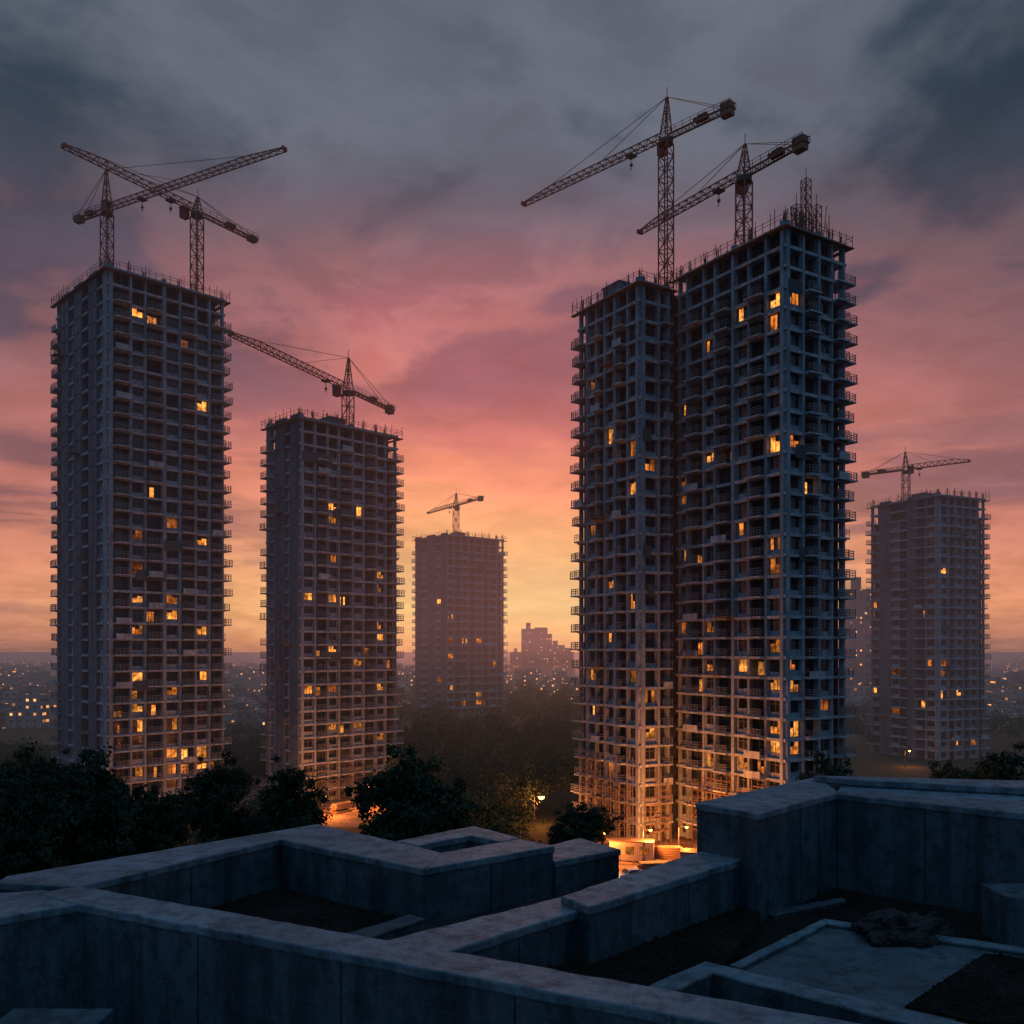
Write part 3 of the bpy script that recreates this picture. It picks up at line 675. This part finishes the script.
lamp(-27,166,4.0,5500,'site lamp by the right side of the second block from left',R(60))
lamp(-58,154,3.8,2400,'site lamp at the foot of the tallest left block',R(120))
lamp(-70,135,6,2000,'lamp glowing behind the dark trees at far left')
lamp(98,227,4,2000,'site lamp at the foot of the far right block')

HUT=simple('hut_paint',(.24,.22,.20),.6)
def hut(x,y,rz,label):
    t=thing('site_hut',label,'site hut',(x,y,0),rz,'site huts')
    mb=MB(); mb.box(0,6,0,2.4,.15,2.7)
    for i in range(20): mb.box(.1+i*.3,.2+i*.3,-.03,-.001,.3,2.5)
    mb.build('wall',HUT,t)
    mb=MB(); mb.box(-.1,6.1,-.1,2.5,2.701,2.82); mb.build('roof',M['crane_dark'],t)
    mb=MB(); mb.box(.6,1.5,-.06,-.035,.2,2.2); mb.build('door',M['rail'],t)
    for xx in (2.2,4.2): mb=MB(); mb.box(xx,xx+1.1,-.06,-.035,1.1,2.1); mb.build('window',M['lit'][1],t)
hut(13.5,126,R(-12),'site hut left of centre at the foot of the narrower block'); hut(22,119,R(-15),'site hut in front of the gap between the tall right blocks')
def stack(x,y,rz,label):
    t=thing('timber_stack',label,'timber stack',(x,y,.004),rz,'stacks of formwork timber on the site')
    for i in range(rs.randint(5,8)):
        for j in range(2):
            if rs.random()<.15: continue
            mb=MB(); xo=rs.uniform(-.25,.25); mb.box(-2+xo,2+xo,j*.75,j*.75+.65,i*.26,i*.26+.2); mb.build('plank_bundle',M['plank'],t)
def heap(x,y,s,label):
    bm=bmesh.new(); bmesh.ops.create_icosphere(bm,subdivisions=4,radius=1)
    for v in bm.verts:
        d=v.co.copy(); q_=1+.35*mnoise.fractal(d*2.2+Vector((x,y,0)),1,2,4); v.co=Vector((d.x*s*q_,d.y*s*.8*q_,max(-.05,d.z*s*.55*q_)))
    me=bpy.data.meshes.new('spoil_heap'); bm.to_mesh(me); bm.free(); me.materials.append(M['dirt'])
    tag(ob('spoil_heap',me,None,(x,y,0)),label,'heap',group='heaps of spoil on the site')
stack(16.5,131.5,.3,'timber stack nearest the left lamp of the right site'); stack(21.5,126.5,-.2,'timber stack beside the lamp before the narrower block'); stack(25.5,124,.7,'timber stack right of the site hut'); stack(-30,163,.9,'timber stack at the foot of the second block from left')
stack(12.0,129.5,1.2,'timber stack at the left edge of the right site'); stack(18.5,118.2,.1,'timber stack between the two site huts')
heap(19.5,121.0,2.0,'spoil heap between the huts'); heap(14.5,134,2.6,'spoil heap by the left corner of the narrower block'); heap(-35,155,2.2,'spoil heap before the second block from left'); heap(9.5,130,2.0,'spoil heap at the left edge of the right site')
CARM=[simple('car_paint_white',(.6,.6,.6),.3),simple('car_paint_red',(.35,.04,.03),.3),simple('car_paint_grey',(.15,.15,.16),.3)]
def car(x,y,rz,cm,label):
    t=thing('parked_car',label,'car',(x,y,.008),rz,'cars parked by the building site')
    prof=[(-2.15,.35),(-2.2,.75),(-1.9,.95),(-1.35,1.0),(-.85,1.45),(.55,1.47),(1.15,1.02),(1.95,.9),(2.2,.65),(2.15,.35)]
    mb=MB(); n=len(prof)
    vs=[(p[0],-.82 if p[1]<1.2 else -.66,p[1]) for p in prof]+[(p[0],.82 if p[1]<1.2 else .66,p[1]) for p in prof]
    fs=[tuple(range(n)),tuple(range(2*n-1,n-1,-1))]+[(i,i+n,(i+1)%n+n,(i+1)%n) for i in range(n)]
    mb.add(vs,fs); o=mb.build('body',cm,t); bv=o.modifiers.new('b','BEVEL'); bv.width=.06; bv.segments=2
    for s in (-1,1):
        mb=MB(); mb.add([(-1.2,s*.825,1.04),(1.0,s*.825,1.06),(.5,s*.70,1.4),(-.8,s*.70,1.4)],[(0,1,2,3)]); mb.build('side_window',M['glass'],t)
    mb=MB(); mb.add([(1.13,-.7,1.09),(1.13,.7,1.09),(.65,.6,1.44),(.65,-.6,1.44)],[(0,1,2,3)]); mb.build('windscreen',M['glass'],t)
    for xx in (-1.35,1.35):
        for s in (-.78,.78):
            mb=MB(); mb.cyl((xx,s-.1,.32),(xx,s+.1,.32),.32,.32,16); mb.build('wheel',M['asphalt'],t)
    for s in (-.6,.6):
        mb=MB(); mb.box(2.12,2.2,s-.15,s+.15,.62,.76); mb.build('headlight',M['headlight'],t)
        mb=MB(); mb.box(-2.22,-2.15,s-.15,s+.15,.68,.84); mb.build('tail_light',M['redlight'],t)
car(15.2,115.5,R(200),CARM[0],'white car parked at the left end by the site huts')
car(20.5,113.5,R(195),CARM[1],'red car parked between the white and grey cars')
car(25.5,112.5,R(170),CARM[2],'grey car parked nearest the tallest right block')

# ------------------------------------------------------------------ trees
def leafquad(mb,p,d,s,rnd,sp=.8):
    nrm=(d+Vector((rnd.uniform(-sp,sp),rnd.uniform(-sp,sp),rnd.uniform(-.3,.9)))).normalized()
    a_=nrm.orthogonal().normalized(); a_.rotate(Matrix.Rotation(rnd.uniform(0,6.28),3,nrm)); b_=nrm.cross(a_)
    mb.add([p-a_*s*.5,p+b_*s*.32,p+a_*s*.5,p-b_*s*.32],[(0,1,2,3)])
def tree_meshes(seed,H,Wd,nclump,leafs,ls):
    rnd=random.Random(seed); tb=MB(); cb=MB()
    th=H*.4; bend=Vector((rnd.uniform(-.4,.4),rnd.uniform(-.4,.4),th))
    tb.cyl((0,0,0),bend*.5,H*.022,H*.018,8); tb.cyl(bend*.5,bend,H*.018,H*.013,8)
    lobes=[(Vector((rnd.uniform(-.6,.6),rnd.uniform(-.6,.6),H*.80)),H*.13)]
    for i in range(11):
        ph=i*2.4+rnd.uniform(-.5,.5); u=rnd.random()
        rad=Wd/2*rnd.uniform(.42,.8)*(1-.45*u); lobes.append((Vector((math.cos(ph)*rad,math.sin(ph)*rad,H*(.34+.42*u))),H*rnd.uniform(.09,.15)))
    for c,_ in lobes:
        st=bend*rnd.uniform(.6,1); m_=st.lerp(c,.5)+Vector((0,0,H*.02)); tb.cyl(st,m_,H*.009,H*.006,5); tb.cyl(m_,c,H*.006,H*.002,5)
    for i in range(nclump):
        lc,lr=rnd.choice(lobes); c=lc+Vector((rnd.gauss(0,.62),rnd.gauss(0,.62),rnd.gauss(0,.5)))*lr
        cr=H*rnd.uniform(.022,.06)
        for j in range(int(leafs*cr/(H*.04))):
            d=Vector((rnd.gauss(0,1),rnd.gauss(0,1),rnd.gauss(0,.75))).normalized()
            p=c+d*cr*(rnd.random()**.45)*rnd.uniform(.8,1.6)
            leafquad(cb,p,d,ls*rnd.uniform(.6,1.3),rnd)
    return tb.mesh('trunk',M['bark']),cb.mesh('crown',M['leaf'])
VAR=[tree_meshes(100+i,15,11,280,75,.38) for i in range(4)]
def tree(px,D,tpy,wpx,v,label,rz):
    t=thing('tree',label,'tree',(XatD(px,D),D,0),rz)
    ob('trunk',VAR[v][0],t); ob('crown',VAR[v][1],t)
    Ht=ZatD(tpy,D); wd=wpx/F*D; t.scale=(wd/11,wd/11,Ht/14.4); return t
tree(14,84,770,120,0,'dark broad tree at the far left edge of the picture',.3)
tree(82,88,746,140,1,'largest dark tree of the left clump, below the tallest left block',1.1)
tree(150,96,778,88,2,'dark tree at the right end of the left clump',2.0)
tree(217,118,755,78,3,'slim dark tree between the two left blocks',.5)
tree(292,112,762,92,0,'round dark tree at the foot of the second block from left',3.0)
tree(412,100,742,136,1,'big dark tree standing alone right of the second block',4.2)
tree(580,118,800,82,2,'low tree catching orange light beside the site left of the tall right blocks',1.7)
tree(838,108,753,84,3,'dark tree behind the parapet right of the tallest block',2.6)
tree(1000,112,748,120,0,'dark tree at the right edge before the far right block',5.0)
tree(945,130,757,70,2,'smaller dark tree left of the right edge tree',.9)
tree(40,120,745,100,3,'pointed dark tree behind the left clump',3.9)
tree(110,104,768,90,0,'low dark tree filling the gap in the left clump',2.2)

mb=MB(); rnd=random.Random(77)
def wood(px0,px1,D0,D1,num,h0,h1):
    for i in range(num):
        D=D0*(D1/D0)**rnd.random(); px=rnd.uniform(px0,px1); X=XatD(px,D); Ht=rnd.uniform(h0,h1); rad=rnd.uniform(2.6,5.2)
        if 524<px<562 and D<152: continue
        sc=min(1.,D/300.); nl=int(min(420,120/sc**1.7))
        for j in range(nl):
            d=Vector((rnd.gauss(0,1),rnd.gauss(0,1),rnd.gauss(0,1))).normalized()
            if d.z<-.4: d.z*=-1
            lump=.72+.75*mnoise.noise(d*2.4+Vector((i,0,0)))
            p=Vector((X,D,Ht*.6))+Vector((d.x*rad,d.y*rad,d.z*Ht*.42))*lump*rnd.uniform(.78,1.12)
            leafquad(mb,p,d,rnd.uniform(.7,1.5)*sc,rnd,.8)
wood(385,600,200,500,270,6,13); wood(-40,60,170,235,55,5,8); wood(215,275,190,280,50,5,8); wood(840,1060,260,380,90,6,10)
wood(400,572,156,205,84,6,10); wood(430,520,118,156,36,5,9); wood(-40,320,128,152,36,3,6)
tag(mb.build('wood',M['leaf2']),'dim dark green wood of many trees stretching between the tower blocks','wood',kind='stuff')

# ------------------------------------------------------------------ far city
def cbuild(name,x,y,w,d,h,mt,label,group,steps=None):
    mb=MB(); mb.box(-w/2,w/2,-d/2,d/2,0,h)
    if steps: mb.box(-w*.3,w*.3,-d*.3,d*.3,h-.5,h+steps)
    else: mb.box(-w*.2,w*.1,-d*.2,d*.2,h-.5,h+h*.10+.8)
    o=mb.build(name,mt); o.location=(x,y,0); return tag(o,label,'building',group)
big=[(529,840,14,629,None),(541,850,20,634,6),(556,880,16,645,None),(567,870,12,652,4),(516,900,12,652,None),(857,520,13,590,None)]
lb=['tallest slim hazy building of the far cluster at the sunset','broad stepped hazy building in the middle of the far cluster','hazy building right of the stepped one in the far cluster','rightmost hazy building of the far cluster beside the tall right blocks','low hazy building at the left end of the far cluster','narrow hazy building seen just right of the tallest block']
for (px,D,w,py,st),l in zip(big,lb): cbuild('city_building',XatD(px,D),D,w,14,ZatD(py,D),M['city'][2],l,None,st)
rnd=random.Random(9)
gaps=[(-8,54,95),(226,268,60),(398,418,20),(503,572,55),(846,872,20),(984,1032,50)]
rest=MB()
for g0,g1,num in gaps:
    lo=500 if 390<g0<600 else 330
    for i in range(num*16):
        near=i<num
        D=lo*(620/lo)**rnd.random() if near else 560*(4200/560)**rnd.random()
        px=rnd.uniform(g0,g1); w=rnd.uniform(4,9)*(1+D/3000); hh=rnd.uniform(3.5,7.5)*(1 if rnd.random()<.9 else 1.8); X=XatD(px,D)
        if near: cbuild('city_building',X,D,w,rnd.uniform(6,10),hh,rnd.choice(M['city']),'small low city building with tiny lit windows far off in the haze','low buildings of the far city')
        else: rest.box(X-w/2,X+w/2,D-5,D+5,0,hh*1.2)
tag(rest.build('far_city',M['city'][0]),'hazy mass of small city roofs and lights along the horizon','city',kind='stuff')

# ------------------------------------------------------------------ foreground roof
def area(p): return sum(p[i][0]*p[(i+1)%len(p)][1]-p[(i+1)%len(p)][0]*p[i][1] for i in range(len(p)))/2
def ccw(p): p=[Vector((q[0],q[1])) for q in p]; return p if area(p)>0 else p[::-1]
def offset(p,d):
    n=len(p); out=[]
    for i in range(n):
        a_,b_,c_=p[i-1],p[i],p[(i+1)%n]; e1=(b_-a_).normalized(); e2=(c_-b_).normalized()
        n1=Vector((e1.y,-e1.x)); n2=Vector((e2.y,-e2.x)); m_=n1+n2
        if m_.length<.2: m_=n1
        m_=m_.normalized(); kx=d/max(.4,m_.dot(n1)); out.append(b_+m_*kx)
    return out
def rough(p,step,j,rnd):
    out=[]; n=len(p)
    for i in range(n):
        a_,b_=p[i],p[(i+1)%n]; L=(b_-a_).length; ns=max(1,int(L/step)); e=(b_-a_).normalized() if L>0 else Vector((1,0)); nn=Vector((e.y,-e.x))
        for q_ in range(ns):
            pt=a_.lerp(b_,q_/ns)
            if q_: pt=pt+nn*rnd.uniform(-j,j)
            out.append(pt)
    return out
PR=random.Random(3)
def parapet(label,poly,ht,hb,cap=.14,over=.03,name='parapet_wall',joints=True,group=None,cm='coping'):
    poly=ccw(poly); c=sum(poly,Vector((0,0)))/len(poly)
    t=thing(name,label,'parapet' if name=='parapet_wall' else 'kerb',(c.x,c.y,EYE-hb),0,group)
    lp=[q-c for q in poly]; top=hb-ht
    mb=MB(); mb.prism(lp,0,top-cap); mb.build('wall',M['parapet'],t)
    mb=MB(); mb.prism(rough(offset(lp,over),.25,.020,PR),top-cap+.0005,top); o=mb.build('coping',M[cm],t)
    b=o.modifiers.new('bevel','BEVEL'); b.width=.025; b.segments=2; b.limit_method='ANGLE'; b.angle_limit=R(40)
    if joints:
        n=len(lp)
        for i in range(n):
            a_,b_=lp[i],lp[(i+1)%n]; L=(b_-a_).length
            if L<2.4: continue
            e=(b_-a_).normalized(); nn=Vector((e.y,-e.x)); ns=max(2,int(round(L/2.3)))
            for q_ in range(1,ns):
                p0=a_.lerp(b_,q_/ns); mb=MB()
                pl=[p0-e*.012-nn*.02,p0+e*.012-nn*.02,p0+e*.012+nn*.004,p0-e*.012+nn*.004]
                mb.prism(ccw(pl),.01,top-cap-.01); mb.build('joint_seal',M['joint'],t)
    return t
FL=5.05
Q=lambda px,py,h_:P(px,py,h_)
h_=4.0
parapet('long parapet wall running from the left edge back to the far corner of the left roof well',
   [Q(-2,882,h_),Q(8,876,h_),Q(318,824,h_),Q(280,839,h_),Q(80,886,h_)],h_,FL+.1)
parapet('parapet wall with a square shaft opening, back of the left roof well',
   [Q(281,839,h_-.004),Q(318.5,824.5,h_-.004),Q(396,842,h_),Q(440,853,h_),Q(426,867,h_),Q(422,868.5,h_)],h_-.004,FL+.1)
parapet('short bluish wall facing right beyond the projecting corner of the left well',
   [Q(422.5,868.5,4.008),Q(440.5,853,4.008),Q(520,839,4.008),Q(553,846,4.008)],4.008,FL+.1)
parapet('rear wall of the small shaft behind the left well',
   [Q(397,841,4.02),Q(474,826,4.02),Q(519,838,4.02),Q(500,841,4.02),Q(470,835,4.02),Q(418,845,4.02)],4.02,FL+.1,joints=False)
parapet('low stepped block right of the shaft at the rear edge of the roof',
   [Q(530,850,4.3),Q(556,861,4.3),Q(619,849,4.3),Q(580,838,4.3)],4.3,FL+.2)
parapet('long diagonal parapet crossing the foreground from left to the bottom right',
   [Q(78,903,h_-.012),Q(40,893,h_-.012),Q(78,886,h_-.012),Q(850,1022,h_-.012),Q(1060,1060,h_-.012),Q(1020,1079,h_-.012),Q(730,1024,h_-.012)],h_-.012,6.6)
parapet('short parapet at the bottom left corner, running off the left edge',
   [Q(79,903.5,h_+.006),Q(-90,931,h_+.006),Q(-90,905,h_+.006),Q(0,893,h_+.006),Q(42,890,h_+.006)],h_+.006,6.6)
parapet('lower half of the middle parapet, springing from the long diagonal parapet',
   [Q(383,941,4.06),Q(562,897,4.06),Q(586,907,4.06),Q(440,953,4.06)],4.06,FL+.1)
parapet('taller half of the middle parapet, running up to the high right wall',
   [Q(563,896,3.93),Q(705,850,3.93),Q(766,851,3.93),Q(590,906,3.93)],3.93,FL+.1)
parapet('high left wall of the raised right roof well with a wide flat top',
   [Q(697,803,3.0),Q(815,777,3.0),Q(838,792,3.0),Q(758,813,3.0)],3.0,FL+.1)
parapet('high rear wall of the raised right roof well with a panel joint',
   [Q(837.5,793.5,3.02),Q(846,781,3.02),Q(1024,793,3.02),Q(1230,806,3.02),Q(1230,838,3.02),Q(1024,813,3.02)],3.02,FL+.1)
parapet('topmost outer parapet strip behind the high right wall',
   [Q(816,775.5,2.85),Q(1240,786,2.85),Q(1240,799,2.85),Q(1024,788,2.85),Q(850,779,2.85)],2.85,FL+.1,joints=False)
kw=dict(cap=.06,over=.008,name='roof_kerb',joints=False)
parapet('low kerb corner at the end of the middle gravel bed',[Q(648,986,4.6),Q(705,961,4.6),Q(725,966,4.6),Q(672,992,4.6)],4.6,FL+.05,**kw)
parapet('low kerb running from the gravel corner down to the bottom right',[Q(706,961,4.607),Q(980,1026,4.607),Q(950,1034,4.607),Q(712,972,4.607)],4.607,FL+.05,**kw)
parapet('thin kerb along the left side of the pale slab',[Q(730,964,4.88),Q(822,919,4.88),Q(828,922,4.88),Q(741,967,4.88)],4.88,FL+.05,**kw)
parapet('thin kerb along the far side of the pale slab',[Q(823,918,4.886),Q(1060,952,4.886),Q(1060,957,4.886),Q(828,923,4.886)],4.886,FL+.05,**kw)
parapet('low dark ledge at the foot of the high left wall',[Q(764,911,4.93),Q(842,897,4.93),Q(846,900,4.93),Q(774,915,4.93)],4.93,FL+.05,cm='parapet',**kw)
parapet('low kerb at the right end of the left well beside the middle parapet',[Q(335,936,4.6),Q(410,914,4.6),Q(424,918,4.6),Q(360,941,4.6)],4.6,FL+.05,cm='parapet',**kw)
def block(label,x0,x1,y0,y1,ht,hb):
    mb=MB(); mb.prism(rough(ccw([(x0,y0),(x1,y0),(x1,y1),(x0,y1)]),.3,.012,PR),EYE-hb,EYE-ht); o=mb.build('concrete_block',M['parapet'])
    b=o.modifiers.new('bevel','BEVEL'); b.width=.03; b.segments=2; b.limit_method='ANGLE'; return tag(o,label,'block')
block('upright concrete block at the right edge on the roof',8.35,9.4,15.3,16.2,4.15,FL+.02)
block('low concrete block in the dark corner at bottom left',-6.9,-5.5,11.6,12.6,4.95,6.52)
eye=EYE
def deck(name,poly,ht,m,z0=0):
    mb=MB(); mb.prism(ccw(poly),z0,eye-ht); return tag(mb.build(name,m),kind='structure')
deck('roof_deck',[(-8.9,15.9),(-4.45,20.7),(.7,20.5),(2.2,19.5),(3.6,18),(7.2,21.5),(15,19.0),(15,4.5),(5,9.0),(-7,14.6)],FL,M['deck'])
deck('lower_roof_deck',[(-14,12),(-8.5,14.2),(-7,14.5),(5,8.9),(15,4.4),(15,-12),(-14,-12)],6.5,M['deck'])
def bed(poly,label,num,seed,lv=FL):
    poly=ccw(poly); rnd=random.Random(seed)
    mb=MB(); mb.prism(poly,eye-FL-.02,eye-lv+.03)
    xs=[p.x for p in poly]; ys=[p.y for p in poly]; c=0; tries=0
    while c<num and tries<num*6:
        tries+=1
        pt=Vector((rnd.uniform(min(xs),max(xs)),rnd.uniform(min(ys),max(ys))))
        if all((poly[(i+1)%len(poly)]-poly[i]).cross(pt-poly[i])>0 for i in range(len(poly))):
            c+=1; r=rnd.uniform(.012,.035)*(1 if rnd.random()<.96 else 2.4); z=eye-lv+.03+r*.2
            vs=[(pt.x+rnd.uniform(.6,1.2)*r*dx,pt.y+rnd.uniform(.6,1.2)*r*dy,z+rnd.uniform(.5,1)*r*dz) for dx,dy,dz in ((1,0,0),(0,1,0),(-1,0,0),(0,-1,0),(0,0,1),(0,0,-1))]
            mb.add(vs,[(0,1,4),(1,2,4),(2,3,4),(3,0,4),(1,0,5),(2,1,5),(3,2,5),(0,3,5)])
    return tag(mb.build('gravel',M['gravel']),label,'gravel',kind='stuff')
f=FL
bed([Q(95,912,f),Q(283,876,f),Q(445,912,f),Q(330,962,f)],'dark gravel on the floor of the left roof well',3200,1)
c_=4.86
bed([Q(400,985,c_),Q(575,935,c_),Q(705,885,c_),Q(764,898,c_),Q(756,928,c_),Q(722,966,c_),Q(652,993,c_),Q(560,1014,c_)],'dark gravel bed in the middle roof well',5500,2,c_)
bed([Q(740,928,f),Q(840,885,f),Q(1060,905,f),Q(1060,950,f),Q(826,919,f),Q(742,960,f)],'dark gravel at the foot of the high right wall',2600,4)
bed([Q(905,1008,f-.09),Q(985,955,f-.09),Q(1100,970,f-.09),Q(1060,1040,f-.09)],'dark gravel patch in the bottom right corner',1600,5,f-.09)
mb=MB(); mb.prism(ccw([Q(744,970,4.97),Q(829,924,4.97),Q(1060,957,4.97),Q(955,1020,4.97)]),eye-FL-.01,eye-4.97); tag(mb.build('roof_slab',M['slab_light']),kind='structure')
bm=bmesh.new(); bmesh.ops.create_icosphere(bm,subdivisions=5,radius=1)
for v in bm.verts:
    d=v.co.copy(); n_=mnoise.fractal(d*1.6+Vector((3,1,2)),1,2,5); rg=abs(mnoise.noise(d*3.1))
    s=1+.38*n_-.30*rg; v.co=Vector((d.x*.82*s,d.y*.6*s,max(-.02,d.z*.55*s)))
me=bpy.data.meshes.new('tarpaulin_heap'); bm.to_mesh(me); bm.free(); me.materials.append(M['tarp'])
o=ob('tarpaulin_heap',me,None,(XatD(903,15.8),15.8,eye-FL+.02),.3); tag(o,'crumpled dark heap lying on the roof by the thin kerb','heap')
print('objs',len(bpy.data.objects))
